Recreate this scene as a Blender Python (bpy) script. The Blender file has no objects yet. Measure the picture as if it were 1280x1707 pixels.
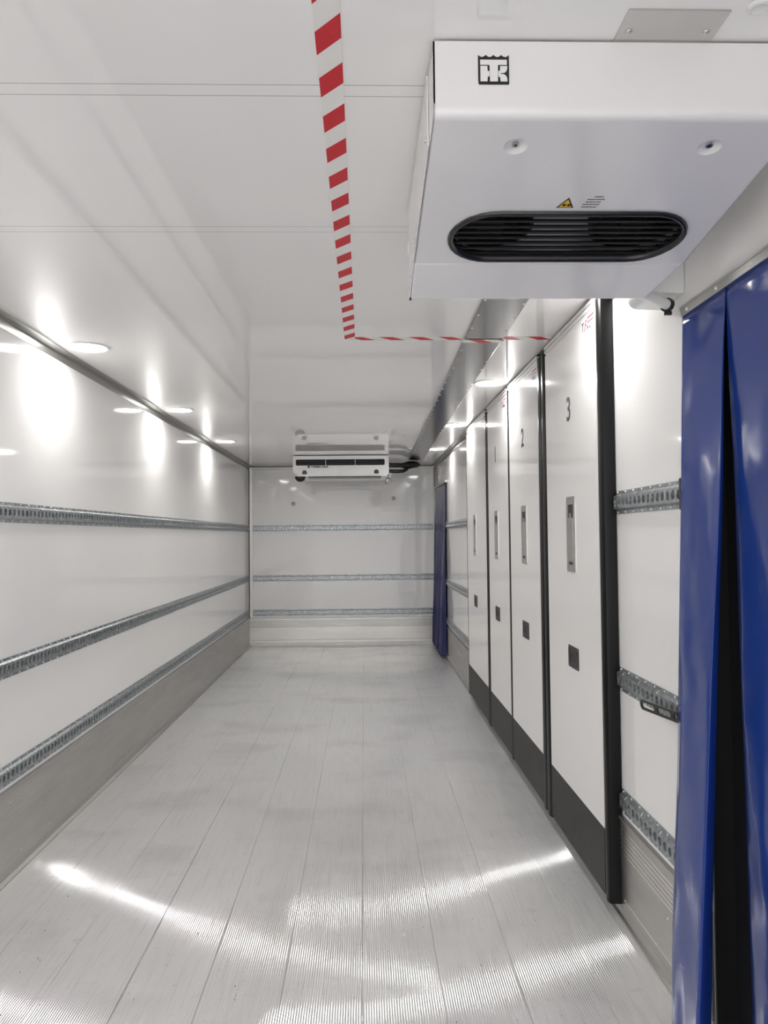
import bpy, bmesh, math, random
from mathutils import Vector, Matrix
from mathutils.geometry import tessellate_polygon
random.seed(4)
PI = math.pi
sc = bpy.context.scene
col = sc.collection

# ------------------------------------------------------------------ camera, world, exposure
FOC = 1250.0                      # focal length in pixels of a 1280 x 1707 frame
CAMZ = 1.4097
yaw, pitch, roll = .0269, .0321, .0098
r = Vector((math.cos(yaw), -math.sin(yaw), 0)); f = Vector((math.sin(yaw), math.cos(yaw), 0)); u = Vector((0, 0, 1))
f, u = f*math.cos(pitch) + u*math.sin(pitch), u*math.cos(pitch) - f*math.sin(pitch)
r, u = r*math.cos(roll) - u*math.sin(roll), u*math.cos(roll) + r*math.sin(roll)
cd = bpy.data.cameras.new('camera'); cam = bpy.data.objects.new('camera', cd); col.objects.link(cam)
M = Matrix((r, u, -f)).transposed().to_4x4(); M.translation = Vector((0, 0, CAMZ)); cam.matrix_world = M
cd.sensor_fit = 'VERTICAL'; cd.sensor_height = 36; cd.lens = FOC/1707*36; cd.clip_start = .02; cd.clip_end = 100
sc.camera = cam

w = bpy.data.worlds.new('world'); sc.world = w; w.use_nodes = True
w.node_tree.nodes['Background'].inputs[0].default_value = (1, .99, .985, 1)
w.node_tree.nodes['Background'].inputs[1].default_value = 1.2     # the bright hall outside the open rear doors
LAMP = 46.0                                                      # strength of the ceiling lights
sc.view_settings.view_transform = 'Standard'; sc.view_settings.look = 'None'
sc.view_settings.gamma = 1; sc.view_settings.use_curve_mapping = False
sc.view_settings.exposure = 1.0
sc.cycles.max_bounces = 10; sc.cycles.diffuse_bounces = 7; sc.cycles.glossy_bounces = 5
sc.cycles.use_denoising = True

# ------------------------------------------------------------------ materials
def mat(name, base, rough=.5, metal=0., spec=.5, coat=0., emit=None, es=0., bump=None, noise=None, rnoise=None, aniso=None):
    m = bpy.data.materials.new(name); m.use_nodes = True; nt = m.node_tree; p = nt.nodes['Principled BSDF']
    p.inputs['Base Color'].default_value = (*base, 1); p.inputs['Roughness'].default_value = rough
    p.inputs['Metallic'].default_value = metal; p.inputs['Specular IOR Level'].default_value = spec
    p.inputs['Coat Weight'].default_value = coat; p.inputs['Coat Roughness'].default_value = .05
    if emit: p.inputs['Emission Color'].default_value = (*emit, 1); p.inputs['Emission Strength'].default_value = es
    tc = nt.nodes.new('ShaderNodeTexCoord')
    def tex(scale, detail=3, vec=None):
        n = nt.nodes.new('ShaderNodeTexNoise'); n.inputs['Scale'].default_value = scale if not isinstance(scale, tuple) else 1
        n.inputs['Detail'].default_value = detail
        if isinstance(scale, tuple):
            mp = nt.nodes.new('ShaderNodeMapping'); mp.inputs['Scale'].default_value = scale
            nt.links.new(tc.outputs['Object'], mp.inputs[0]); nt.links.new(mp.outputs[0], n.inputs['Vector'])
        else: nt.links.new(tc.outputs['Object'], n.inputs['Vector'])
        return n
    if bump:
        n = tex(bump[0], bump[2] if len(bump) > 2 else 2); b = nt.nodes.new('ShaderNodeBump'); b.inputs['Strength'].default_value = 1
        b.inputs['Distance'].default_value = bump[1]
        nt.links.new(n.outputs['Fac'], b.inputs['Height']); nt.links.new(b.outputs[0], p.inputs['Normal'])
    if noise:      # (scale, colour b, lo, hi)
        n = tex(noise[0], 4); cr = nt.nodes.new('ShaderNodeValToRGB')
        cr.color_ramp.elements[0].position = noise[2]; cr.color_ramp.elements[1].position = noise[3]
        cr.color_ramp.elements[0].color = (*base, 1); cr.color_ramp.elements[1].color = (*noise[1], 1)
        nt.links.new(n.outputs['Fac'], cr.inputs[0]); nt.links.new(cr.outputs[0], p.inputs['Base Color'])
    if rnoise:     # (scale, rough lo, rough hi)
        n = tex(rnoise[0], 4); mr = nt.nodes.new('ShaderNodeMapRange'); mr.inputs[1].default_value = .3; mr.inputs[2].default_value = .7
        mr.inputs[3].default_value = rnoise[1]; mr.inputs[4].default_value = rnoise[2]
        nt.links.new(n.outputs['Fac'], mr.inputs[0]); nt.links.new(mr.outputs[0], p.inputs['Roughness'])
    return m
gel = mat('white_gelcoat', (.90, .888, .876), .06, spec=.55, bump=(2.2, .0012, 1))
gel_panel = mat('partition_gelcoat', (.90, .888, .876), .09, spec=.55, bump=(3, .0006, 1))
unit_white = mat('unit_white_plastic', (.81, .80, .80), .12, spec=.6, bump=(5, .0006, 1))
paint_white = mat('painted_white_metal', (.80, .80, .79), .28)
alu = mat('extruded_aluminium', (.60, .59, .565), .38, 1., noise=((2, 2, 12), (.54, .53, .51), .35, .65))
alu_trim = mat('trim_aluminium', (.36, .355, .335), .30, .9)
galv = mat('galvanised_steel', (.29, .31, .32), .36, .85, noise=(60, (.44, .47, .485), .4, .6))
rivet = mat('rivet_steel', (.82, .82, .82), .3, .6)
steel = mat('brushed_steel', (.62, .61, .59), .28, 1., noise=((6, 6, 90), (.57, .56, .54), .3, .7))
conduit = mat('conduit_sheet_aluminium', (.36, .36, .365), .17, 1., bump=(1.5, .0012, 1))
rubber = mat('black_rubber', (.016, .016, .015), .38)
gasket = mat('black_gasket_rubber', (.005, .005, .005), .30, spec=.22)
kick = mat('black_kick_plate', (.018, .018, .018), .45, spec=.3, noise=((1, 40, 3), (.028, .028, .028), .45, .7))
latch_m = mat('charcoal_plastic', (.035, .035, .034), .4, spec=.3)
blackp = mat('black_plastic', (.012, .012, .013), .22)
barm = mat('matt_black_bar', (.008, .008, .009), .45, spec=.2)
cavity = mat('dark_interior', (.03, .03, .035), .6)
greyin = mat('grey_interior_sheet', (.6, .6, .62), .35, .6)
pvc = mat('blue_pvc_tarpaulin', (.013, .045, .25), .15, spec=.45, bump=(5, .014, 1))
pvc_dark = mat('dull_blue_pvc', (.028, .032, .13), .24, spec=.5, bump=(9, .004, 2))  # darker, less saturated than the near curtain's blue
white_t = mat('white_tape', (.83, .82, .79), .4)
red_t = mat('red_tape', (.60, .008, .022), .4)
ink = mat('black_ink', (.012, .012, .014), .45)
navy = mat('navy_ink', (.035, .035, .10), .45)
redink = mat('red_ink', (.62, .03, .08), .45)
yellow = mat('warning_yellow', (.80, .50, .01), .4)
lightface = mat('lit_diffuser', (.9, .9, .9), .3, emit=(1., .99, .975), es=LAMP)
brass = mat('zinc_yellow', (.42, .40, .26), .35, .8)
whitepipe = mat('white_pipe_plastic', (.78, .78, .76), .3)
grit_m = mat('dark_grit', (.10, .09, .08), .7)

def ceiling_mat():
    m = mat('ceiling_gelcoat', (.90, .888, .876), .035, spec=.7, bump=(2.0, .0009, 1)); nt = m.node_tree; p = nt.nodes['Principled BSDF']
    tc = nt.nodes.new('ShaderNodeTexCoord'); sp = nt.nodes.new('ShaderNodeSeparateXYZ'); nt.links.new(tc.outputs['Object'], sp.inputs[0])
    last = None
    for yy in (1.520, 1.559, 2.228, 2.268):           # joint lines of the panels
        s = nt.nodes.new('ShaderNodeMath'); s.operation = 'SUBTRACT'; s.inputs[1].default_value = yy; nt.links.new(sp.outputs['Y'], s.inputs[0])
        a = nt.nodes.new('ShaderNodeMath'); a.operation = 'ABSOLUTE'; nt.links.new(s.outputs[0], a.inputs[0])
        l = nt.nodes.new('ShaderNodeMath'); l.operation = 'LESS_THAN'; l.inputs[1].default_value = .0011; nt.links.new(a.outputs[0], l.inputs[0])
        if last is None: last = l
        else:
            x = nt.nodes.new('ShaderNodeMath'); x.operation = 'MAXIMUM'; nt.links.new(last.outputs[0], x.inputs[0]); nt.links.new(l.outputs[0], x.inputs[1]); last = x
    mx = nt.nodes.new('ShaderNodeMixRGB'); mx.inputs[1].default_value = (.90, .888, .876, 1); mx.inputs[2].default_value = (.42, .40, .38, 1)
    nt.links.new(last.outputs[0], mx.inputs[0]); nt.links.new(mx.outputs[0], p.inputs['Base Color'])
    return m
ceil_m = ceiling_mat()

def floor_mat():
    m = mat('ribbed_floor_aluminium', (.74, .735, .73), .2, .36); nt = m.node_tree; p = nt.nodes['Principled BSDF']
    tc = nt.nodes.new('ShaderNodeTexCoord')
    def noise(scale, detail):
        mp = nt.nodes.new('ShaderNodeMapping'); mp.inputs['Scale'].default_value = scale; n = nt.nodes.new('ShaderNodeTexNoise')
        n.inputs['Scale'].default_value = 1; n.inputs['Detail'].default_value = detail
        nt.links.new(tc.outputs['Object'], mp.inputs[0]); nt.links.new(mp.outputs[0], n.inputs['Vector']); return n
    def rng(src, a, b, c, d):
        mr = nt.nodes.new('ShaderNodeMapRange'); [setattr(mr.inputs[i], 'default_value', v) for i, v in zip((1, 2, 3, 4), (a, b, c, d))]
        nt.links.new(src, mr.inputs[0]); return mr.outputs[0]
    n1 = noise((1.6, 2.4, 1), 6); n2 = noise((125, 3, 1), 3); n3 = noise((14, 30, 1), 4)
    nt.links.new(rng(n1.outputs['Fac'], .35, .65, .05, .10), p.inputs['Roughness'])
    mul = nt.nodes.new('ShaderNodeMath'); mul.operation = 'MULTIPLY'
    nt.links.new(rng(n1.outputs['Fac'], .52, .70, 1, .80), mul.inputs[0]); nt.links.new(rng(n2.outputs['Fac'], .5, .75, 1, .82), mul.inputs[1])
    mul2 = nt.nodes.new('ShaderNodeMath'); mul2.operation = 'MULTIPLY'
    nt.links.new(mul.outputs[0], mul2.inputs[0]); nt.links.new(rng(n3.outputs['Fac'], .62, .72, 1, .86), mul2.inputs[1])
    mx = nt.nodes.new('ShaderNodeMixRGB'); mx.inputs[1].default_value = (.20, .19, .19, 1); mx.inputs[2].default_value = (.72, .715, .71, 1)
    nt.links.new(mul2.outputs[0], mx.inputs[0]); nt.links.new(mx.outputs[0], p.inputs['Base Color'])
    return m
floor_m = floor_mat()

# ------------------------------------------------------------------ mesh helpers
class MB:
    def __init__(s): s.v = []; s.f = []; s.m = []
    def add(s, vs, fs, mi=0):
        n = len(s.v); s.v += [tuple(x) for x in vs]
        for q in fs: s.f.append(tuple(i+n for i in q)); s.m.append(mi)
        return s
    def box(s, x0, x1, y0, y1, z0, z1, mi=0):
        return s.add([(x, y, z) for z in (z0, z1) for y in (y0, y1) for x in (x0, x1)],
                     [(0, 2, 3, 1), (4, 5, 7, 6), (0, 1, 5, 4), (2, 6, 7, 3), (0, 4, 6, 2), (1, 3, 7, 5)], mi)
    def prism(s, pts, vec, mi=0, cap=True):
        """closed polygon (3D pts) swept along vec"""
        n = len(pts); vec = Vector(vec); P = [Vector(p) for p in pts]
        fs = [(i, (i+1) % n, n+(i+1) % n, n+i) for i in range(n)]
        if cap:
            t = tessellate_polygon([P]); fs += [tuple(reversed(q)) for q in t] + [tuple(n+i for i in q) for q in t]
        return s.add(P + [p+vec for p in P], fs, mi)
    def plate(s, loops, vec, mi=0):
        """polygon with holes extruded"""
        L = [[Vector(p) for p in l] for l in loops]; allp = [p for l in L for p in l]; n = len(allp); vec = Vector(vec)
        t = tessellate_polygon(L); fs = [tuple(q) for q in t] + [tuple(n+i for i in reversed(q)) for q in t]
        o = 0
        for l in L:
            k = len(l); fs += [(o+i, o+(i+1) % k, n+o+(i+1) % k, n+o+i) for i in range(k)]; o += k
        return s.add(allp + [p+vec for p in allp], fs, mi)
    def cyl(s, p0, p1, r0, r1=None, n=16, mi=0, cap=True):
        r1 = r0 if r1 is None else r1; p0 = Vector(p0); p1 = Vector(p1); d = (p1-p0).normalized()
        a = d.orthogonal().normalized(); b = d.cross(a)
        vs = [p0+(a*math.cos(t)+b*math.sin(t))*r0 for t in [2*PI*i/n for i in range(n)]] + \
             [p1+(a*math.cos(t)+b*math.sin(t))*r1 for t in [2*PI*i/n for i in range(n)]]
        fs = [(i, (i+1) % n, n+(i+1) % n, n+i) for i in range(n)]
        if cap: fs += [tuple(reversed(range(n))), tuple(range(n, 2*n))]
        return s.add(vs, fs, mi)
    def tube(s, path, r, n=12, mi=0, cap=True):
        P = [Vector(p) for p in path]; rings = []; a = None
        for i, p in enumerate(P):
            d = (P[min(i+1, len(P)-1)]-P[max(i-1, 0)]).normalized()
            if a is None: a = d.orthogonal().normalized()
            a = (a-d*a.dot(d)).normalized(); b = d.cross(a); rr = r[i] if isinstance(r, (list, tuple)) else r
            rings.append([p+(a*math.cos(2*PI*k/n)+b*math.sin(2*PI*k/n))*rr for k in range(n)])
        fs = [(j*n+k, j*n+(k+1) % n, (j+1)*n+(k+1) % n, (j+1)*n+k) for j in range(len(P)-1) for k in range(n)]
        if cap: fs += [tuple(reversed(range(n))), tuple(range((len(P)-1)*n, len(P)*n))]
        return s.add([v for g in rings for v in g], fs, mi)
    def dome(s, c, nrm, rad, h, n=12, mi=0):
        c = Vector(c); d = Vector(nrm).normalized(); a = d.orthogonal().normalized(); b = d.cross(a); vs = []; R = 4
        for j in range(R):
            t = j/R*PI/2; vs += [c+(a*math.cos(2*PI*k/n)+b*math.sin(2*PI*k/n))*rad*math.cos(t)+d*h*math.sin(t) for k in range(n)]
        vs.append(c+d*h)
        fs = [(j*n+k, j*n+(k+1) % n, (j+1)*n+(k+1) % n, (j+1)*n+k) for j in range(R-1) for k in range(n)]
        fs += [((R-1)*n+k, (R-1)*n+(k+1) % n, R*n) for k in range(n)]
        return s.add(vs, fs, mi)
    def build(s, name, mats, parent=None, smooth=False, bevel=0, normals=True, angle=35):
        me = bpy.data.meshes.new(name); me.from_pydata(s.v, [], s.f)
        for mm in (mats if isinstance(mats, (list, tuple)) else [mats]): me.materials.append(mm)
        me.polygons.foreach_set('material_index', s.m)
        if normals:
            bm = bmesh.new(); bm.from_mesh(me); bmesh.ops.recalc_face_normals(bm, faces=bm.faces); bm.to_mesh(me); bm.free()
        if smooth: me.polygons.foreach_set('use_smooth', [True]*len(me.polygons)); 
        if smooth and angle: me.set_sharp_from_angle(angle=math.radians(angle))
        me.update(); o = bpy.data.objects.new(name, me); col.objects.link(o)
        if parent is not None: o.parent = parent
        if bevel:
            bv = o.modifiers.new('bevel', 'BEVEL'); bv.width = bevel; bv.segments = 2; bv.limit_method = 'ANGLE'; bv.harden_normals = False
        return o
def tag(o, label=None, cat=None, group=None, kind=None):
    for k, v in (('label', label), ('category', cat), ('group', group), ('kind', kind)):
        if v: o[k] = v
    return o
def empty(name, loc, label, cat, group=None):
    o = bpy.data.objects.new(name, None); col.objects.link(o); o.location = loc; o.empty_display_size = .05
    bpy.context.view_layer.update()
    return tag(o, label, cat, group)
def own(parent, *objs):
    """children were built in world coordinates: keep them there under a thing whose origin is elsewhere"""
    for o in objs:
        o.parent = parent; o.matrix_parent_inverse = Matrix.Translation(-parent.location)
def struct(o): o['kind'] = 'structure'; return o
def text_obj(name, body, size, m, M4, xs=1., parent=None, weight=0., italic=0.):
    cu = bpy.data.curves.new(name, 'FONT'); cu.body = body; cu.size = size; cu.extrude = .0004; cu.offset = weight; cu.shear = italic
    t = bpy.data.objects.new(name, cu); col.objects.link(t)
    dg = bpy.context.evaluated_depsgraph_get(); me = bpy.data.meshes.new_from_object(t.evaluated_get(dg))
    bpy.data.objects.remove(t); me.materials.clear(); me.materials.append(m); me.transform(M4 @ Matrix.Diagonal((xs, 1, 1, 1)))
    o = bpy.data.objects.new(name, me); col.objects.link(o)
    if parent is not None: o.parent = parent
    return o

# ------------------------------------------------------------------ the body of the truck
L, R, Y, C = -1.508, .952, 9.858, 2.3404
Y0 = -1.6
struct(MB().box(L-.06, L, Y0, Y+.06, -.08, C+.06).build('wall_left', gel))
SD0, SD1, SDZ = .70, 2.075, 2.035      # opening added behind the near curtain to keep its gap dark
struct(MB().box(R, R+.06, Y0, SD0, -.08, C+.06).box(R, R+.06, SD1, Y+.06, -.08, C+.06).box(R, R+.06, SD0, SD1, SDZ, C+.06).box(R, R+.06, SD0, SD1, -.08, 0).build('wall_right', gel))
struct(MB().box(R+.0605, R+.10, SD0-.05, SD1+.05, -.08, SDZ+.05).build('added_door_1', mat('added_door_dark', (.03, .03, .035), .5)))  # made-up closed leaf, dark so the slit between the sheets stays black
struct(MB().box(L, R, Y, Y+.06, -.08, C+.06).build('wall_back', gel))
struct(MB().box(L, R, Y0, Y, C, C+.06).build('ceiling', ceil_m))
# ribbed aluminium floor: rounded ribs along the body, a groove at each plank joint
P = .00772; xs = []; x = L
seams = [-.019+.2474*k for k in range(-6, 4)]
prof = []
n_s = int(round((R-L)/P*8))
for i in range(n_s+1):
    x = L+(R-L)*i/n_s; xr = (x+.019)/P; xr = (xr-round(xr))*P; z = -(P/2)*.50*(abs(xr)/(P/2))**2.5/2.5
    d = min(abs(x-s) for s in seams)
    if d < .0016: z = -.004
    prof.append((x, z))
fl = MB(); ys = [Y0+(Y-Y0)*i/48 for i in range(49)]
k = len(prof)
_r = random.Random(11); bow = [(_r.uniform(0, 6.3), _r.uniform(.8, 1.7), _r.uniform(.6, 1.5)) for _ in range(14)]
def dip(x, y):      # each plank is slightly bowed along its length
    a, b_, c_ = bow[int((x+.019)//.2474)+7]; return .0013*c_*(math.sin(b_*y+a)-1)
fl.add([(x, y, z+dip(x, y)) for y in ys for x, z in prof], [(j*k+i, j*k+i+1, (j+1)*k+i+1, (j+1)*k+i) for j in range(len(ys)-1) for i in range(k-1)])
fl.box(L, R, Y0, Y, -.08, -.01)
struct(fl.build('floor', floor_m, smooth=True, normals=False, angle=32))

struct(MB().box(R+.001, R+.060, 2.066, 2.0745, .001, SDZ-.001).box(R+.001, R+.060, SD0+.001, SD0+.009, .001, SDZ-.001).build('added_jamb', rubber))  # dark lining added so no pale jamb shows through the curtain slit
# kick plates with extruded grooves
def kickplate(name, side):
    H = .366; gd = .0045 if side == 'back' else .0078; pr = [(0, .03)]
    pr += [(.010, .03), (.010, .066), (.0075, .068), (.010, .070)]
    z = .235
    for i in range(6): pr += [(.010, z), (gd, z+.002), (gd, z+.004), (.010, z+.006)]; z += .0165
    pr += [(.010, H-.018), (.016, H-.012), (.016, H-.003), (0, H)]
    b = MB()
    if side == 'left': b.prism([(L+a, Y0, z) for a, z in pr], (0, Y-Y0, 0))
    if side == 'right': b.prism([(R-a, Y0, z) for a, z in pr], (0, SD0-Y0, 0)).prism([(R-a, SD1, z) for a, z in pr], (0, Y-SD1, 0))
    if side == 'back': b.prism([(L+.01, Y-a, z) for a, z in pr], (R-L-.02, 0, 0))
    n = Vector({'left': (1, 0, 0), 'right': (-1, 0, 0), 'back': (0, -1, 0)}[side])
    if side != 'back':
        X = L+.010 if side == 'left' else R-.010
        for i in range(40):
            if side == 'right' and SD0-.15 < -1.4+i*.29 < SD1: continue
            b.dome((X, -1.4+i*.29, .20 if i % 2 else .30), n, .004, .002, 8, 1); b.dome((X, -1.3+i*.29, .068), n, .004, .002, 8, 1)
    return struct(b.build(name, [alu, rivet]))
kickplate('baseboard_left', 'left'); kickplate('baseboard_right', 'right'); kickplate('baseboard_back', 'back')
# floor edge angles
def floor_angle(name, x, sgn, a=.034, spans=((Y0, Y),)):
    b = MB()
    for ya_, yb_ in spans: b.prism([(x, ya_, 0.0005), (x+sgn*a, ya_, .0005), (x+sgn*a, ya_, .004), (x+sgn*.014, ya_, .008), (x+sgn*.011, ya_, .034), (x, ya_, .034)], (0, yb_-ya_, 0))
    struct(b.build(name, alu))
floor_angle('trim_1', L, 1); floor_angle('trim_2', R, -1, .024, ((Y0, SD0), (SD1, Y)))
# ceiling and corner angles
def angle_trim(name, fx, length, axis, a, bb):
    """L section with a hollow corner; fx maps (u,v) to a 3D point, u along ceiling, v down the wall"""
    pr = [(0, 0), (a, 0), (a, .002), (.020, .008)] + [(.008+.012*(1-math.sin(t)), .008+.012*(1-math.cos(t))) for t in [PI/2*i/6 for i in range(1, 6)]] + [(.008, .020), (.002, bb), (0, bb)]
    return struct(MB().prism([fx(p, q) for p, q in pr], length).build(name, alu_trim, smooth=True))
angle_trim('trim_3', lambda p, q: (L+p, Y0, C-q), (0, Y-Y0, 0), 0, .050, .044)
angle_trim('trim_4', lambda p, q: (R-p, Y0, C-q), (0, Y-Y0, 0), 0, .050, .044)
angle_trim('trim_5', lambda p, q: (L+.02, Y-p, C-q), (R-L-.04, 0, 0), 0, .05, .044)
angle_trim('trim_6', lambda p, q: (L+p, Y-q, .36), (0, 0, C-.38), 0, .050, .030)
angle_trim('trim_7', lambda p, q: (R-p, Y-q, .36), (0, 0, C-.38), 0, .030, .030)

# ------------------------------------------------------------------ lashing rails
def rail_mesh(length, fmap, cut=None):
    """combination lashing rail: two flanges, raised web with a row of oval holes; fmap(a, b, n): along, up, out of the wall"""
    m = MB(); p = .040; cells = int(length/p); Hh = .085
    L1 = cells*p
    for b0, b1, s in ((0, .012, 1), (Hh-.012, Hh, 1)):
        for q in (((0, b0, 0), (0, b1, 0), (0, b1, .003), (0, b0, .003)),):
            m.prism([fmap(*t) for t in q], Vector(fmap(L1, 0, 0))-Vector(fmap(0, 0, 0)), 0)
    vec = Vector(fmap(L1, 0, 0))-Vector(fmap(0, 0, 0))
    for (ba, bb) in ((.012, .0195), (Hh-.012, Hh-.0195)):
        q = [(0, ba, .0005), (0, ba, .003), (0, bb, .014), (0, bb, .011)]
        m.prism([fmap(*t) for t in q], vec, 0)
    h0, h1, nz = .0195, Hh-.0195, .014; cz = Hh/2
    N = 12
    angs = [2*PI*(i+.5)/N for i in range(N)]
    def edge(t):
        c, s = math.cos(t), math.sin(t); kx = (p/2)/abs(c) if abs(c) > 1e-6 else 9; ky = ((h1-h0)/2)/abs(s) if abs(s) > 1e-6 else 9
        k_ = min(kx, ky); return c*k_, s*k_
    # corners as extra ring points
    outer = [(p/2, -(h1-h0)/2), (p/2, 0), (p/2, (h1-h0)/2), (0, (h1-h0)/2), (-p/2, (h1-h0)/2), (-p/2, 0), (-p/2, -(h1-h0)/2), (0, -(h1-h0)/2)]
    K = 16
    ring_o = []
    for i in range(8):
        a, b_ = outer[i], outer[(i+1) % 8]; ring_o += [a, ((a[0]+b_[0])/2, (a[1]+b_[1])/2)]
    th0 = [math.atan2(o[1]/((h1-h0)/2), o[0]/(p/2)) for o in ring_o]
    ring_i = [(.0125*math.cos(t), .0145*math.sin(t)) for t in th0]
    for c in range(cells):
        ca = (c+.5)*p
        vs = [fmap(ca+a, cz+b_, nz) for a, b_ in ring_o] + [fmap(ca+a, cz+b_, nz) for a, b_ in ring_i] + [fmap(ca+a*.92, cz+b_*.92, .004) for a, b_ in ring_i]
        fs = [(i, (i+1) % K, K+(i+1) % K, K+i) for i in range(K)] + [(K+i, K+(i+1) % K, 2*K+(i+1) % K, 2*K+i) for i in range(K)]
        m.add(vs, fs, 0)
        nv = Vector(fmap(0, 0, 1))-Vector(fmap(0, 0, 0))
        if c % 2 == 0:
            m.dome(fmap(ca, Hh-.006, .003), nv, .0042, .004, 6, 1); m.dome(fmap(ca, .006, .003), nv, .0042, .004, 6, 1)
        if c % 4 == 1:       # small pressed notch on the upper shoulder
            q = [fmap(ca-.002, Hh-.021, .0145), fmap(ca+.002, Hh-.021, .0145), fmap(ca+.002, Hh-.010, .0055), fmap(ca-.002, Hh-.010, .0055)]
            m.prism(q, nv*.0015, 1)
    return m
def lashing_rail(fmap, length, label, grp=None):
    o = rail_mesh(length, fmap).build('lashing_rail', [galv, rivet]); return tag(o, label, 'rail', grp)
ZR = {'upper': 1.483, 'middle': .829, 'lower': .381}
for nm, z in ZR.items():
    lashing_rail(lambda a, b, n, z=z: (L+.0005+n, Y-.03-a, z+b), Y-.03+1.4, f'{nm} galvanised lashing rail running along the left wall')
for nm, z in ZR.items():
    lashing_rail(lambda a, b, n, z=z: (L+.055+a, Y-.0005-n, z+b), R-L-.09, f'{nm} galvanised lashing rail across the far end wall')
FAR = {}
for nm, z in ZR.items():
    lashing_rail(lambda a, b, n, z=z: (R-.0005-n, Y-1.02-a, z+b), 2.3, f'{nm} short lashing rail on the right wall between far blue curtain and partition panels')
for nm, z in ZR.items():
    ln = .60
    lashing_rail(lambda a, b, n, z=z: (R-.0005-n, 2.79-a, z+b), ln, f'{nm} lashing rail on the right wall between partition panel 3 and near blue curtain')
# black end cap of the upper near rail
tag(MB().box(R-.022, R-.001, 2.172, 2.190, 1.478, 1.573).build('rail_end_cap', blackp, bevel=.004), 'black plastic end cap closing the upper rail beside the near blue curtain', 'end cap')

# ------------------------------------------------------------------ ceiling lights
def ceiling_light(x, y, label, grp):
    t = empty('ceiling_light', (x, y, C), label, 'light', grp)
    b = MB(); n = 40
    pr = [(.098, 0), (.096, -.006), (.088, -.009), (.082, -.006), (.082, -.001)]
    vs = [(rr*math.cos(2*PI*i/n), rr*math.sin(2*PI*i/n), z) for rr, z in pr for i in range(n)]
    b.add(vs, [(j*n+i, j*n+(i+1) % n, (j+1)*n+(i+1) % n, (j+1)*n+i) for j in range(4) for i in range(n)])
    b.build('bezel', paint_white, t, smooth=True)
    d = MB(); d.add([(.082*math.cos(2*PI*i/n), .082*math.sin(2*PI*i/n), -.004) for i in range(n)], [tuple(range(n))])
    d.build('diffuser', lightface, t, normals=False)
    me = d; return t
for i, y in enumerate((.02, 1.83, 3.636, 5.437, 7.24), 1):
    where = {3: 'round lit ceiling light on the left row, nearest of the three in view', 4: 'round lit ceiling light on the left row, middle of the three in view', 5: 'round lit ceiling light on the left row, farthest, closest to the end wall'}.get(i, 'round ceiling light, left row, %s' % ('', 'overhead to the left', 'just above the near left wall')[min(i, 2)])
    ceiling_light(-1.325, y, where, 'round ceiling lights')
for i, y in enumerate((2.78, 4.53, 6.25, 8.0), 1):
    where = {1: 'round lit ceiling light half hidden behind the big cooling unit', 2: 'round lit ceiling light above partition panel 2', 3: 'round lit ceiling light above the farthest unnumbered partition panel', 4: 'round lit ceiling light on the right row by the far blue curtain'}[i]
    ceiling_light(.775, y, where, 'round ceiling lights')

# ------------------------------------------------------------------ red and white tape on the ceiling
def clip(q, lo, hi):
    for lim, sg in ((lo, 1), (hi, -1)):
        o_ = []
        for i in range(len(q)):
            a, b_ = q[i], q[(i+1) % len(q)]; da, db = (a[0]-lim)*sg, (b_[0]-lim)*sg
            if da >= 0: o_.append(a)
            if (da >= 0) != (db >= 0): t_ = da/(da-db); o_.append((lim, a[1]+(b_[1]-a[1])*t_))
        q = o_
        if len(q) < 3: return []
    return q
def tape(name, org, du, dv, length, width, first, label, slant, segs=None):
    """du along, dv across; parallelogram stripes"""
    b = MB(); org = Vector(org); du = Vector(du); dv = Vector(dv); p = .1395; rd = .067; dn = Vector((0, 0, -1))
    a = first; pts = []
    for lo, hi, dz in (segs or ((0, length, 0),)):
        b.prism([org+du*lo+dn*(dz), org+du*hi+dn*dz, org+du*hi+dv*width+dn*dz, org+du*lo+dv*width+dn*dz], dn*.0006, 0)
        a = first
        while a < length+.1:
            q = clip([(a, 0), (a+rd, 0), (a+rd+slant, width), (a+slant, width)], lo, hi)
            if len(q) > 2: b.prism([org+du*s_+dv*v_+dn*(.0006+dz) for s_, v_ in q], dn*.0003, 1)
            a += p
    return tag(b.build(name, [white_t, red_t]), label, 'tape')
ZT = C-.0004
tape('hazard_tape', (-.034, .20, ZT), (0, 1, 0), (-1, 0, 0), 3.335, .049, .2*0-.0126-.0, 'red and white striped tape running lengthwise down the middle of the ceiling', .052)
tape('hazard_tape', (-.034, 3.475, ZT), (1, 0, 0), (0, 1, 0), .94, .055, .0-.03, 'red and white striped tape running crosswise on the ceiling to the partition panels', .06, ((0, .508, 0), (.508, .701, .0137), (.701, .94, 0)))

# ------------------------------------------------------------------ conduit cover on the ceiling
b = MB(); ya, yb = 2.38, 9.62
def cx(y): return .473+(y-2.967)*.0118
pts = [(cx(ya), ya), (cx(ya)+.181, ya), (cx(yb)+.181, yb), (cx(yb), yb)]
t = empty('pipe_cover', (cx(ya)+.09, ya, C), 'long grey mirror-like sheet metal cover strip along the ceiling', 'cover')
own(t, b.prism([(x, y, C-.012) for x, y in pts], (0, 0, .0115)).build('cover_sheet', conduit, bevel=.004))
rivs = []; y = 2.5
while y < 9.5:
    for off, dy in ((.010, 0), (.171, .05)): own(t, MB().dome((cx(y+dy)+off, y+dy, C-.012), (0, 0, -1), .0055, .004, 8).build('rivet', steel))
    y += .197

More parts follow.
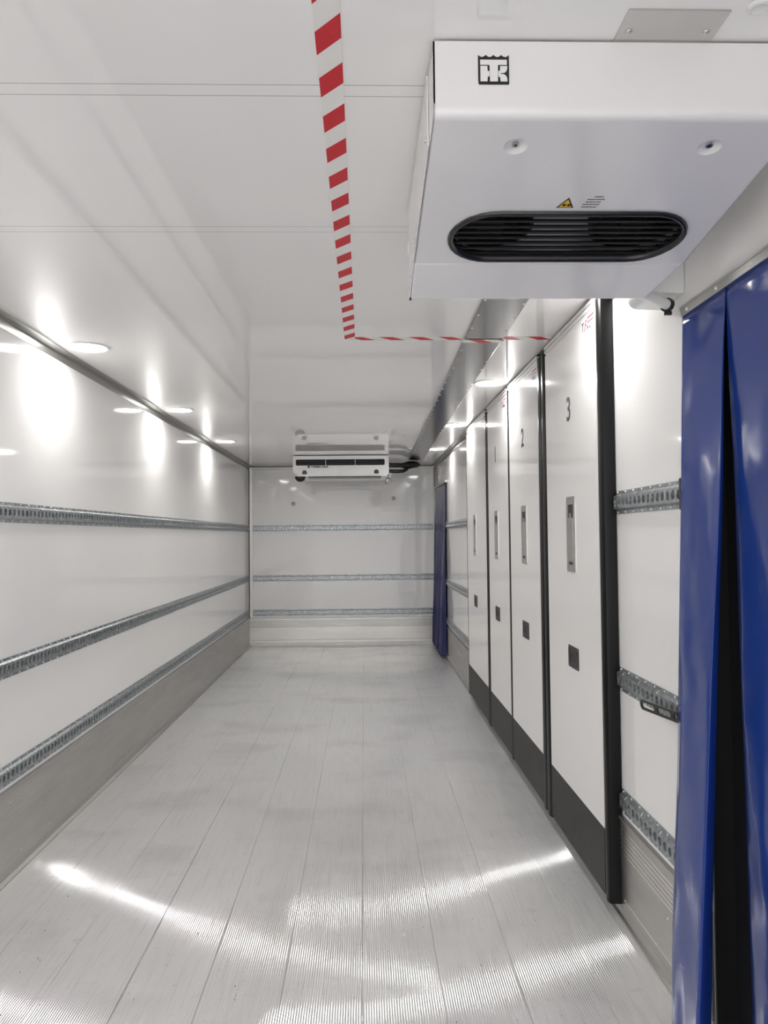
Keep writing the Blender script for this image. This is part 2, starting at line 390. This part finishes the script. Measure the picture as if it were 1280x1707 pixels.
# ------------------------------------------------------------------ partition panels
XF = .900
def dcl(name, mb, m, parent, **k): return mb.build(name, m, parent, **k)
def partition(y0, y1, num, hy, label, near_seal, far_seal):
    """y0 near edge, y1 far edge"""
    t = empty('partition_panel', (.93, (y0+y1)/2, .05), label, 'panel', 'folded partition panels along the right wall')
    zb, zk, zt = .052, .296, 2.288
    parts = []
    lf = MB().box(XF, .950, y0, y1, zk, zt).build('leaf', gel_panel); parts.append(lf)
    parts.append(MB().box(XF-.0005, .950, y0, y1, zb, zk-.0008).build('kick_plate', kick))
    tr = MB(); tr.box(XF+.004, .950, y0, y1, zt, zt+.010).box(XF-.003, .950, y0, y1, zt+.010, zt+.024).box(XF+.004, .950, y0, y1, zt+.024, zt+.028).box(XF-.006, .950, y0, y1, zt+.028, zt+.042)
    parts.append(tr.build('top_profile', [paint_white], bevel=.002))
    parts.append(MB().box(XF+.003, .946, y0, y1, zt+.0425, C-.001).build('top_gap_shade', rubber))  # black strip filling the gap under the ceiling, stands for its shade
    for s in (near_seal, far_seal):
        if not s: continue
        a0, a1, ridges, xo = s
        g = MB(); pr = [(.949, a0)]; w_ = (a1-a0)/ridges
        for k_ in range(ridges):
            for i in range(9):
                tt = PI*i/8; pr.append((XF-xo+.012-.012*math.sin(tt), a0+w_*(k_+.5)-w_*.5*math.cos(tt)))
        pr.append((.949, a1))
        g.prism([(x, y, zb-.012) for x, y in pr], (0, 0, zt+.022-zb+.012))
        parts.append(g.build('seal', gasket, smooth=True, angle=50))
    own(t, *parts)
    # recessed pull handle
    hz0, hz1, hw = 1.246, 1.573, .065
    x0 = XF-.0035
    def rect(a, c, z0, z1, rr=.006, X=x0):
        o_ = []
        for (cy_, cz_, st) in ((a+rr, z0+rr, PI), (c-rr, z0+rr, 1.5*PI), (c-rr, z1-rr, 0), (a+rr, z1-rr, .5*PI)):
            for i in range(4): tt = st+PI/2*i/3; o_.append((X, cy_+rr*math.cos(tt), cz_+rr*math.sin(tt)))
        return o_
    h = MB().plate([rect(hy-hw, hy+hw, hz0, hz1, .010), rect(hy-.040, hy+.040, hz1-.092, hz1-.034, .004), rect(hy-.030, hy+.036, hz0+.032, hz0+.044, .003)], (.004, 0, 0)).build('pull_handle', steel)
    own(t, h)
    sub = [MB().box(x0-.0018, x0, hy-.040, hy+.030, hz0+.052, hz1-.095).build('grip_bar', steel, bevel=.0015),
           MB().box(x0+.0015, x0+.0034, hy-.041, hy+.041, hz1-.093, hz1-.033).build('finger_recess', greyin if False else kick),
           MB().box(x0+.001, x0+.0034, hy-.032, hy+.038, hz0+.031, hz0+.045).build('slot', ink),
           MB().box(x0-.0005, x0+.002, hy-.004, hy+.014, hz1-.093, hz1-.072).build('catch', steel)]
    for s in sub: s.parent = h
    # recessed black latch
    lz0, lz1, lw, ly = .832, .925, .076, hy-.005
    arch = [(x0, ly-.045, lz0+.028)]
    for i in range(9): tt = PI*i/8; arch.append((x0, ly-.047*math.cos(tt), lz0+.045+.022*math.sin(tt)))
    arch.append((x0, ly+.047, lz0+.028))
    lt = MB().plate([rect(ly-lw, ly+lw, lz0, lz1, .006), arch], (.004, 0, 0)).build('latch', blackp); own(t, lt)
    lt.data.materials[0] = latch_m
    MB().box(x0+.0015, x0+.0034, ly-.048, ly+.048, lz0+.027, lz0+.069).build('latch_recess', ink).parent = lt
    MB().box(x0-.0012, x0, ly-.058, ly+.058, lz0+.012, lz0+.014).build('latch_groove', ink).parent = lt
    for a in (-1, 1):
        MB().box(x0-.0012, x0, ly+a*.054-.006, ly+a*.054+.006, lz0+.062, lz0+.077).build('latch_tab', rubber).parent = lt
        for c in (lz0+.008, lz1-.008): MB().dome((x0, ly+a*(lw-.009), c), (-1, 0, 0), .003, .001, 8).build('screw', steel).parent = lt
    # number; text local x -> -Y world, local y -> Z
    def TM(y, z, X=XF-.0006): return Matrix(((0, 0, -1, X), (-1, 0, 0, y), (0, 1, 0, z), (0, 0, 0, 1)))
    if num:
        nw = {'1': .8, '2': .98, '3': .98}[num]
        own(t, text_obj('number', num, .148, ink, TM(hy+.048 if num != '1' else hy+.045, 1.908), nw, weight=.0016 if num != '1' else .004))
    # maker's sticker beside the upper corner
    ly1 = y0+.178 if num == '3' else y0+.19
    own(t, text_obj('sticker_letter', 'T', .052, navy, TM(ly1, 2.232), .9, italic=.2),
        text_obj('sticker_letter', 'F', .060, redink, TM(ly1-.034, 2.228), 1.2, italic=.3),
        text_obj('sticker_lettering', 'WALL', .030, navy, TM(ly1-.065, 2.223), 1.05, italic=.2),
        MB().box(XF-.0007, XF-.0002, ly1-.165, ly1-.082, 2.268, 2.276).build('sticker_bar', redink),
        MB().box(XF-.0007, XF-.0002, ly1-.165, ly1-.078, 2.252, 2.257).build('sticker_bar', navy))
    return t
S = .0
p3 = partition(2.852, 3.655, '3', 3.235, 'white partition panel with black base marked 3, nearest of the row', (2.797, 2.852, 1, .004), (3.655, 3.733, 1, .008))
p2 = partition(3.822, 4.590, '2', 4.190, 'white partition panel with black base marked 2', (3.738, 3.822, 1, .006), None)
p1 = partition(4.648, 5.387, '1', 5.070, 'white partition panel with black base marked 1', (4.591, 4.648, 1, .003), None)
p0 = partition(5.495, 6.510, None, 6.065, 'white partition panel without a number, farthest of the row', (5.388, 5.495, 2, .004), (6.510, 6.525, 1, .002))

# ------------------------------------------------------------------ big cooling unit hung under the ceiling
def cooling_unit():
    x0, x1 = .137, .843; yf, zf = 1.370, 2.193; yb_, zb_ = 1.922, 2.117; yr, zr = 2.096, 2.077
    t = empty('cooling_unit', (.49, 1.7, C), 'large white cooling unit with oval black air outlet under the near ceiling', 'cooling unit')
    T = Vector((0, yb_-yf, zb_-zf)); TL = T.length; T.normalize(); N = Vector((0, T.z, -T.y))   # N points down/out
    O = Vector((x0, yf, zf))
    def S_(s, tt, n=0): return O+Vector((s, 0, 0))+T*tt+N*n
    W = x1-x0
    # outlet outline
    sc_, tc_, hl, rad = .3625, .4285, .2905, .1130
    def stad(hl, rad, n_=0, k=14):
        o_ = []
        for i in range(k+1): a = -PI/2+PI*i/k; o_.append(S_(sc_+hl-rad+rad*math.cos(a), tc_+rad*math.sin(a), n_))
        for i in range(k+1): a = PI/2+PI*i/k; o_.append(S_(sc_-hl+rad+rad*math.cos(a), tc_+rad*math.sin(a), n_))
        return o_
    def circ(s, tt, rr, n_=0, k=20): return [S_(s+rr*math.cos(2*PI*i/k), tt+rr*math.sin(2*PI*i/k), n_) for i in range(k)]
    dimples = [(.171, .090), (.561, .090)]
    fr = .016
    cover = MB()
    outer = [S_(0, fr), S_(W, fr), S_(W, TL), S_(0, TL)]
    cover.plate([outer, stad(hl-.012, rad-.012)] + [circ(a, c, .024) for a, c in dimples], -N*.003)
    # front face with rounded fold
    pr = [(yf, 2.334)]
    ang = math.atan2(-T.z, T.y)   # small down slope
    pr += [(yf, zf+.022)]
    Pf = Vector((yf, zf+.022)); Pe = S_(0, fr); Pe2 = Vector((Pe.y, Pe.z)); Pc = Vector((yf, zf))
    for i in range(1, 8):
        q = i/8; pr.append(tuple(Pf*(1-q)**2+Pc*2*q*(1-q)+Pe2*q*q))
    pr.append(tuple(Pe2)); inner = [(a+.003, b_+.003) for a, b_ in reversed(pr)]
    cover.prism([(x0, a, b_) for a, b_ in pr+inner], (W, 0, 0))
    # side cheeks of the cover
    for xx, sg in ((x0, 1), (x1, -1)):
        poly = [(xx, a, b_) for a, b_ in pr] + [(xx, yb_, zb_), (xx, yb_, 2.334)]
        cover.prism(poly, (sg*.003, 0, 0))
    cv = cover.build('front_cover', unit_white, smooth=True, angle=30)
    # rear drain tray, its right side runs in a little
    tr = MB()
    A = [Vector((x0, yb_+.004, zb_-.001)), Vector((x1, yb_+.004, zb_-.001)), Vector((x1-.042, yr, zr)), Vector((x0+.001, yr, zr))]
    B = [Vector((a.x, a.y, 2.334)) for a in A]
    tr.add(A+B, [(0, 1, 2, 3), (4, 7, 6, 5), (0, 4, 5, 1), (1, 5, 6, 2), (2, 6, 7, 3), (3, 7, 4, 0)])
    tray = tr.build('drain_tray', unit_white, bevel=.004)
    gk = MB().box(x0-.003, x0+.003, yr-.004, yr+.006, zr-.001, 2.24).build('edge_gasket', rubber)
    mt = MB().box(x0+.01, x1-.02, yr+.003, 2.36, 2.300, 2.336).build('mounting_frame', paint_white)
    # side plate with rivets
    sp = MB().prism([(x0-.004, 1.47, 2.330), (x0-.004, 2.10, 2.330), (x0-.004, 2.092, zr+.004), (x0-.004, yb_, zb_+.002), (x0-.004, 1.47, 2.186)], (.0035, 0, 0)).build('side_plate', unit_white)
    own(t, cv, tray, gk, mt, sp)
    for yy, zz in ((1.50, 2.215), (1.86, 2.150), (2.03, 2.118)):
        own(t, MB().dome((x0-.004, yy, zz), (-1, 0, 0), .006, .003, 10).build('side_rivet', steel))
    # dimples with screws
    for a, c in dimples:
        d = MB(); n = 20; rs = [(.024, 0), (.015, -.007), (.0085, -.009), (0.0001, -.009)]
        d.add([S_(a+rr*math.cos(2*PI*i/n), c+rr*math.sin(2*PI*i/n), nn) for rr, nn in rs for i in range(n)],
              [(j*n+i, j*n+(i+1) % n, (j+1)*n+(i+1) % n, (j+1)*n+i) for j in range(3) for i in range(n)])
        do = d.build('screw_dimple', unit_white, smooth=True, angle=60); own(t, do)
        sb = MB().cyl(S_(a, c, -.009), S_(a, c, -.003), .0070, n=14); sb.box(0, 0, 0, 0, 0, 0)
        sb = MB().cyl(S_(a, c, -.009), S_(a, c, -.003), .0070, n=14)
        so = sb.build('screw', steel); own(t, so)
        MBs = MB().cyl(S_(a, c, -.0031), S_(a, c, -.0024), .0032, n=6).build('hex_socket', ink); MBs.parent = so; MBs.matrix_parent_inverse = so.matrix_parent_inverse.copy() if False else Matrix.Identity(4)
    # oval ring
    rg = MB(); secs = [(0, .001), (-.001, .006), (-.006, .009), (-.012, .007), (-.016, 0), (-.016, -.018)]
    loops = [stad(hl+o_, rad+o_, nn) for o_, nn in secs]; n = len(loops[0])
    rg.add([p for l in loops for p in l], [(j*n+i, j*n+(i+1) % n, (j+1)*n+(i+1) % n, (j+1)*n+i) for j in range(len(secs)-1) for i in range(n)])
    grille = rg.build('outlet_grille', blackp, smooth=True, angle=50)
    own(t, grille)
    # horizontal bars
    nb = 8
    for i in range(nb):
        tt = tc_-rad+.016+(i+.5)*(2*rad-.032)/nb; dd = tt-tc_; ri = rad-.015
        half = (hl-.015-ri)+math.sqrt(max(ri*ri-dd*dd, 0))
        q = [S_(sc_-half, tt-.0045, -.004), S_(sc_-half, tt+.0045, -.004), S_(sc_-half, tt+.0040, -.009), S_(sc_-half, tt-.0035, -.009)]
        bo = MB().prism(q, (2*half, 0, 0)).build('grille_bar', barm); bo.parent = grille
    # inside box and two fans
    cb = MB()
    q = stad(hl-.010, rad-.010, -.075); n = len(q)
    cb.add(q, [tuple(range(n))], 0); cb.add(stad(hl-.013, rad-.013, -.018)+q, [(i, (i+1) % n, n+(i+1) % n, n+i) for i in range(n)], 1)
    own(t, cb.build('air_duct', [greyin, greyin], normals=False))
    for s in (sc_-.185, sc_+.165):
        fn = MB(); fn.cyl(S_(s, tc_, -.070), S_(s, tc_, -.030), .034, n=20)
        n = 28
        fn.add([S_(s+rr*math.cos(2*PI*i/n), tc_+min(1, .094/rr)*rr*math.sin(2*PI*i/n), nn) for rr, nn in ((.105, -.068), (.105, -.026), (.096, -.026), (.096, -.068)) for i in range(n)],
               [(j*n+i, j*n+(i+1) % n, (j+1)*n+(i+1) % n, (j+1)*n+i) for j in range(3) for i in range(n)])
        for k_ in range(7):
            a0 = 2*PI*k_/7; q0 = []
            for i in range(5):
                a_ = a0+.80*i/4; nn = -.036-.024*i/4
                q0 += [S_(s+.030*math.cos(a_), tc_+.030*math.sin(a_), nn), S_(s+.094*math.cos(a_+.1), tc_+.092*math.sin(a_+.1), nn)]
            fn.add(q0, [(2*i, 2*i+1, 2*i+3, 2*i+2) for i in range(4)])
        fn.add([S_(s+.104*math.cos(2*PI*i/n), tc_+.094*math.sin(2*PI*i/n), -.071) for i in range(n)], [tuple(range(n))])
        own(t, fn.build('fan', barm, normals=False))
    # warning sticker
    def P2(pts, nn): return [S_(a, c, nn) for a, c in pts]
    tri = MB().prism(P2([(.305, .302), (.345, .302), (.325, .262)], .0004), N*.0003).build('warning_triangle', ink)
    own(t, tri)
    y_ = MB().prism(P2([(.3100, .2990), (.3400, .2990), (.3252, .2692)], .0008), N*.0002).build('yellow_field', yellow)
    fb = MB()
    for cs in (.321, .332):
        fb.prism([S_(cs+.0047*math.cos(2*PI*i/12), .2905+.0052*math.sin(2*PI*i/12), .0011) for i in range(12)], N*.0002)
    f_ = fb.build('fan_symbol', ink)
    for o in (y_, f_): o.parent = tri
    tl = MB()
    for i, (a, c) in enumerate(((.381, .4015), (.368, .407), (.367, .403), (.362, .403), (.362, .397))):
        tt = .258+i*.0098; aa = a
        while aa < c-.002:
            w_ = random.choice((.004, .006, .008)); e = min(aa+w_, c); tl.prism(P2([(aa, tt), (e, tt), (e, tt+.0032), (aa, tt+.0032)], .0004), N*.0002); aa = e+.0009
    own(t, tl.build('small_print', mat('grey_ink', (.10, .10, .11), .5)))
    # emblem on the front face
    sx = .0585/664; ox, oz = .2205, 2.308
    def E_(pts, yy): return [(ox+(a-334)*sx, yy, oz-(c-155)*sx) for a, c in pts]
    top = []
    for k_ in range(4):
        a0 = 338+165*k_
        for i in range(0, 7): top.append((a0+165*i/6.0001, 160+46*math.sin(PI*i/6)))
    base_ = top+[(998, 160), (998, 785), (985, 798), (362, 798), (345, 785), (338, 700)]
    em = MB().prism(E_(base_, yf-.0012), (0, .001, 0)).build('emblem', ink); own(t, em)
    K_ = [(805, 402), (958, 402), (957, 455), (945, 500), (925, 530), (895, 548), (818, 554), (818, 574), (885, 580), (925, 605), (950, 645), (958, 690), (958, 735), (812, 735), (808, 665), (795, 636), (768, 628), (768, 512), (795, 503), (806, 480)]
    for pts in ([(382, 268), (952, 268), (952, 378), (775, 378), (760, 390), (757, 735), (588, 735), (582, 390), (570, 378), (382, 378)],
                [(385, 402), (535, 402), (540, 512), (578, 512), (578, 628), (540, 628), (535, 735), (385, 735)], K_):
        lo = MB().prism(E_(pts, yf-.0018), (0, .0006, 0)).build('emblem_letter', unit_white); lo.parent = em
    return t
cu = cooling_unit()
# box on the wall behind it, drain pipe and clip
b = MB(); pr = [(.845, 2.338), (.845, 2.15)]+[(.845+.03*(1-math.cos(t_)), 2.142-.022*math.sin(t_)) for t_ in [PI/2*i/5 for i in range(6)]]+[(.9505, 2.118), (.9505, 2.338)]
tag(b.prism([(x, 2.165, z) for x, z in pr], (0, .17, 0)).build('pipe_housing', paint_white, smooth=True, angle=40), 'small white box on the right wall behind the large cooling unit', 'housing')
t = empty('drain_pipe', (.85, 2.13, 2.11), 'white drain pipe with black clip poking out from under the large cooling unit', 'pipe')
own(t, MB().tube([(.775, 2.112, 2.105), (.84, 2.15, 2.105), (.915, 2.20, 2.092)], .0155, 16).build('tube', whitepipe, smooth=True, angle=50))
ck = MB().tube([(.909, 2.197, 2.093), (.919, 2.203, 2.0915)], .021, 16); ck.box(.915, .925, 2.195, 2.205, 2.062, 2.073); ck.box(.905, .912, 2.195, 2.205, 2.062, 2.074)
own(t, ck.build('clip', blackp))
# metal plate on the ceiling
t = empty('ceiling_plate', (.57, 1.35, C), 'grey metal plate with two screws on the ceiling above the large cooling unit', 'plate')
own(t, MB().box(.478, .662, 1.288, 1.395, C-.0035, C-.0005).build('sheet', steel))
for xx in (.497, .642): own(t, MB().dome((xx, 1.344, C-.0035), (0, 0, -1), .0068, .004, 12).build('screw', steel))
cp = MB(); n = 24
cp.add([(.705+rr*math.cos(2*PI*i/n), 1.276+rr*math.sin(2*PI*i/n), C-zz) for rr, zz in ((.019, .0005), (.018, .006), (.014, .008), (.010, .0055), (.0001, .005)) for i in range(n)],
       [(j*n+i, j*n+(i+1) % n, (j+1)*n+(i+1) % n, (j+1)*n+i) for j in range(4) for i in range(n)])
tag(cp.build('hole_plug', paint_white, smooth=True), 'small round white plug in the ceiling right of the grey metal plate', 'plug')

# ------------------------------------------------------------------ slim cooling unit at the end wall
def slim_unit():
    x0, x1, ya, yb_, z0, z1 = -.804, .291, 8.55, 9.30, 2.098, 2.332
    t = empty('slim_cooling_unit', (-.25, 8.9, C), 'slim white cooling unit with black outlet slot under the ceiling at the end wall', 'cooling unit')
    xs0, xs1, zs0, zs1 = -.770, .243, 2.223, 2.291
    def rr(x0, x1, z0, z1, rad, cut=False):
        o_ = []
        for (a, c, st) in ((x0+rad, z0+rad, PI), (x1-rad, z0+rad, 1.5*PI), (x1-rad, z1-rad, 0), (x0+rad, z1-rad, .5*PI)):
            for i in range(5): tt = st+PI/2*i/4; o_.append((a+rad*math.cos(tt), ya, c+rad*math.sin(tt)))
        return o_
    outer = [(x0+.06, ya, z0), (x1-.03, ya, z0), (x1, ya, z0+.03), (x1, ya, z1), (x0, ya, z1), (x0, ya, z0+.05)]
    def d_shape(cx_, cz):
        return [(cx_+.027*math.cos(a), ya, cz+.027*math.sin(a)) for a in [PI*i/10-.15*0 for i in range(11)]] + [(cx_-.027, ya, cz-.022), (cx_+.027, ya, cz-.022)]
    bd = MB().plate([outer, rr(xs0, xs1, zs0, zs1, .012), d_shape(-.672, 2.143), d_shape(.147, 2.146)], (0, .02, 0))
    # shell behind the front
    sh = [outer[i] for i in range(6)]; n = 6
    bd.add([(x, ya+.02, z) for x, _, z in sh]+[(x, yb_, z) for x, _, z in sh], [(i, (i+1) % n, n+(i+1) % n, n+i) for i in range(n)]+[tuple(range(n, 2*n))])
    body = bd.build('casing', unit_white); ch = [body]
    ch.append(MB().box(xs0-.01, xs1+.01, ya+.06, ya+.065, zs0-.01, zs1+.01).build('coil', cavity))
    for x_ in (-.431, -.094): ch.append(MB().box(x_-.003, x_+.003, ya-.001, ya+.03, zs0+.001, zs1-.001).build('outlet_divider', paint_white))
    for z_ in (2.243, 2.268): ch.append(MB().box(xs0+.001, xs1-.001, ya+.012, ya+.028, z_-.002, z_+.002).build('louvre', blackp))
    for x_, z_ in ((-.672, 2.143), (.147, 2.146)):
        ch.append(MB().cyl((x_, ya+.004, z_), (x_, ya+.03, z_), .030, n=18).build('latch_pocket', blackp))
    ch.append(MB().dome((-.725, 8.60, z0), (0, 0, -1), .062, .060, 18).build('drain_boot', rubber))
    ch.append(MB().box(-.63, .20, ya+.03, ya+.25, z0-.012, z0-.001).build('intake_grille', blackp))
    ch.append(MB().box(x0+.02, x1-.01, ya+.02, yb_, z1, C-.0008).build('mounting_frame', cavity))
    ch.append(MB().box(x0-.03, x0, yb_-.10, yb_-.02, 2.16, 2.29).build('side_bracket', alu_trim))
    own(t, *ch)
    TMx = Matrix(((1, 0, 0, -.600), (0, 0, -1, ya-.0008), (0, 1, 0, 2.197), (0, 0, 0, 1)))
    own(t, text_obj('lettering', 'THERMO KING', .030, ink, TMx, .98, weight=.0012))
    own(t, MB().box(-.637, -.610, ya-.0015, ya-.0003, 2.196, 2.220).build('emblem', ink))
    for x_ in (-.66, -.27, .11): own(t, MB().dome((x_, ya, 2.208), (0, -1, 0), .006, .003, 8).build('screw', steel))
    return t
slim_unit()
t = empty('refrigerant_pipe', (.45, 9.0, 2.27), 'pair of black insulated pipes from the slim cooling unit to the grey ceiling cover', 'pipe')
own(t, MB().tube([(.297, 9.0, 2.262), (.40, 9.02, 2.262), (.50, 9.06, 2.265), (.58, 9.12, 2.275), (.63, 9.2, 2.29)], .028, 14).build('upper_hose', rubber, smooth=True, angle=60),
    MB().tube([(.297, 9.0, 2.190), (.40, 9.01, 2.186), (.48, 9.03, 2.192), (.52, 9.06, 2.215), (.545, 9.1, 2.25)], .022, 14).build('lower_hose', rubber, smooth=True, angle=60),
    MB().tube([(.47, 9.06, 2.262), (.54, 9.09, 2.268), (.60, 9.13, 2.280), (.66, 9.2, 2.285), (.70, 9.26, 2.29)], [.030, .048, .045, .035, .010], 14).build('tape_wrap', rubber, smooth=True, angle=60))
t = empty('condensate_pipe', (.31, 8.9, 2.16), 'short white pipe with black clips hanging at the right end of the slim cooling unit', 'pipe')
own(t, MB().tube([(.318, 8.85, 2.165), (.314, 8.85, 2.12), (.304, 8.85, 2.09), (.268, 8.86, 2.04)], .013, 12).build('tube', whitepipe, smooth=True, angle=60))
for p_, q_ in (((.3185, 8.85, 2.172), (.3165, 8.85, 2.155)), ((.304, 8.85, 2.094), (.300, 8.85, 2.085)), ((.270, 8.86, 2.043), (.265, 8.862, 2.037))):
    own(t, MB().cyl(p_, q_, .018, n=12).build('clip', rubber))

# end wall details
tag(MB().box(.25, .566, Y-.010, Y-.0005, 1.738, 2.285).build('access_cover', gel_panel, bevel=.003), 'flat white raised cover on the end wall below the slim cooling unit', 'cover')
for x_, z_, yy, lb in ((-.923, 1.843, Y-.0005, 'small brass-coloured round fitting on the left of the end wall'), (.393, 1.903, Y-.0105, 'small brass-coloured round fitting on the white cover of the end wall')):
    t = empty('wall_fitting', (x_, yy, z_), lb, 'fitting')
    n = 20; b = MB(); b.add([(x_+rr*math.cos(2*PI*i/n), yy-zz, z_+rr*math.sin(2*PI*i/n)) for rr, zz in ((.027, 0), (.026, .004), (.018, .006), (.016, .002)) for i in range(n)],
       [(j*n+i, j*n+(i+1) % n, (j+1)*n+(i+1) % n, (j+1)*n+i) for j in range(3) for i in range(n)])
    own(t, b.build('rosette', brass, smooth=True)); own(t, MB().dome((x_, yy-.0005, z_), (0, -1, 0), .010, .010, 12).build('bolt_head', alu_trim))

# ------------------------------------------------------------------ curtains
def catmull(pts, k):
    out = []
    for i in range(len(pts)-1):
        p0, p1, p2, p3 = pts[max(i-1, 0)], pts[i], pts[i+1], pts[min(i+2, len(pts)-1)]
        for j in range(k):
            t_ = j/k; out.append(.5*((2*p1)+(p2-p0)*t_+(2*p0-5*p1+4*p2-p3)*t_*t_+(3*p1-p0-3*p2+p3)*t_**3))
    out.append(pts[-1]); return out
def cloth(ctrl, z0, z1, name, m, rows=40, k=7, power=1.0, wob=.004, seed=1, pocket=False):
    """ctrl: list of ((x_top,y_top),(x_bot,y_bot)); z0 bottom, z1 top"""
    b = MB(); cols = None; rnd = random.Random(seed); ph = [rnd.uniform(0, 6) for _ in range(8)]
    for j in range(rows+1):
        h = j/rows; g = h**power; z = z1+(z0-z1)*h
        path = catmull([Vector((a[0]*(1-g)+c[0]*g, a[1]*(1-g)+c[1]*g)) for a, c in ctrl], k); cols = len(path)
        for i, p in enumerate(path):
            fade = min(1, h*6)
            dx = wob*fade*(math.sin(p.y*16+ph[0]+z*1.7)*.7+math.sin(z*4.3+p.y*9+ph[1])*.5+math.sin(z*7.5+ph[2]-p.y*23)*.25)
            lim = .9465 if h < .02 else (.934 if (z < .40 or abs(z-.87) < .07 or abs(z-1.525) < .07) else .944)
            if pocket and h > .02 and p.y < 2.045: lim = 1.0
            b.v.append((min(p.x+dx, lim), p.y, z))
    for j in range(rows):
        for i in range(cols-1): b.f.append((j*cols+i, j*cols+i+1, (j+1)*cols+i+1, (j+1)*cols+i)); b.m.append(0)
    o = b.build(name, m, smooth=True, angle=0, normals=False)
    s = o.modifiers.new('thick', 'SOLIDIFY'); s.thickness = .0012; s.offset = 0
    return o
t = empty('pvc_curtain', (.93, 1.6, 0), 'large glossy blue plastic curtain hanging at the right foreground', 'curtain')
near = [((.944, 2.165), (.868, 2.155)), ((.944, 2.10), (.848, 2.10)), ((.944, 2.02), (.832, 2.02)), ((.944, 1.95), (.815, 1.94)), ((.944, 1.905), (.808, 1.895)),
        ((.944, 1.903), (.822, 1.893)), ((.944, 1.901), (.860, 1.925))]
near2 = [((.944, 1.900), (.985, 1.935)), ((.944, 1.888), (.962, 1.895)),
        ((.944, 1.87), (.938, 1.84)), ((.944, 1.82), (.920, 1.76)), ((.944, 1.74), (.900, 1.66)), ((.944, 1.64), (.872, 1.55)), ((.944, 1.54), (.85, 1.45)), ((.944, 1.42), (.90, 1.34)), ((.944, 1.30), (.925, 1.22)), ((.944, 1.15), (.88, 1.08)), ((.944, 1.0), (.90, .95))]
own(t, cloth(near, .02, 2.052, 'sheet', pvc, rows=60, wob=.005, seed=3, pocket=True), cloth(near2, .02, 2.052, 'sheet', pvc, rows=60, wob=.005, seed=3, pocket=True))
rl = MB().box(.9405, .9515, .95, 2.172, 2.047, 2.073); rl.box(.937, .9515, .95, 2.172, 2.070, 2.076)
own(t, rl.build('mounting_rail', alu_trim if False else alu, bevel=.001))
for y_ in (2.13, 1.95, 1.77, 1.59, 1.41, 1.23, 1.05): own(t, MB().dome((.9405, y_, 2.060), (-1, 0, 0), .006, .003, 10).build('screw', rivet))

t = empty('pvc_curtain', (.93, 9.2, 0), 'narrow gathered blue plastic curtain in the far right corner', 'curtain')
far = []; y_ = 9.70; i = 0
while y_ > 8.55:
    xx = .940 if i % 2 else .880
    far.append(((.935, y_), (xx-.012, y_-.02*(i % 3))))
    y_ -= .085; i += 1
far.append(((.942, 8.56), (.900, 8.72))); 
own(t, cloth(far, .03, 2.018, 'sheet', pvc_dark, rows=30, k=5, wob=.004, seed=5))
own(t, MB().box(.925, .9515, 8.52, 9.82, 2.018, 2.045).build('mounting_rail', alu, bevel=.001))

# ------------------------------------------------------------------ rubber strap hanging at the near curtain
def strap():
    P0 = Vector((.886, 2.405, .864)); P1 = Vector((.912, 2.17, .874)); D = (P1-P0); Ln = D.length; D.normalize()
    Up = Vector((-.10, 0, 1)).normalized(); Up = (Up-D*Up.dot(D)).normalized(); Nn = D.cross(Up)
    def Q(a, c): return P0+D*a+Up*c
    def oval(a0, a1, hh, k=6):
        o_ = []
        for i in range(k+1): tt = PI/2+PI*i/k; o_.append(Q(a0+hh+hh*math.cos(tt), hh*math.sin(tt)))
        for i in range(k+1): tt = -PI/2+PI*i/k; o_.append(Q(a1-hh+hh*math.cos(tt), hh*math.sin(tt)))
        return o_
    step = Ln/2.4; holes = [oval(.012+i*step, (i+1)*step-.006, .0085) for i in range(2)] + [oval(.012+2*step, Ln-.01, .0085)]
    return tag(MB().plate([oval(0, Ln, .0165)]+holes, Nn*.006).build('rubber_strap', rubber, bevel=.001), 'black rubber ladder strap sticking out beside the near blue curtain', 'strap')
strap()

# loose grit on the floor near the rear
g = MB()
for i in range(170):
    x = random.uniform(-1.35, .8); y = 2.0+abs(random.gauss(0, .7)); s = random.uniform(.0010, .0026)
    ring = [(x+s*random.uniform(.6, 1.2)*math.cos(a), y+s*random.uniform(.6, 1.3)*math.sin(a), -.003) for a in [2*PI*k_/5 for k_ in range(5)]]
    g.add(ring+[(x, y, s*.9)], [(k_, (k_+1) % 5, 5) for k_ in range(5)]+[(4, 3, 2, 1, 0)])
tag(g.build('grit', grit_m), 'dark grains of grit scattered over the near floor', 'grit', kind='stuff')
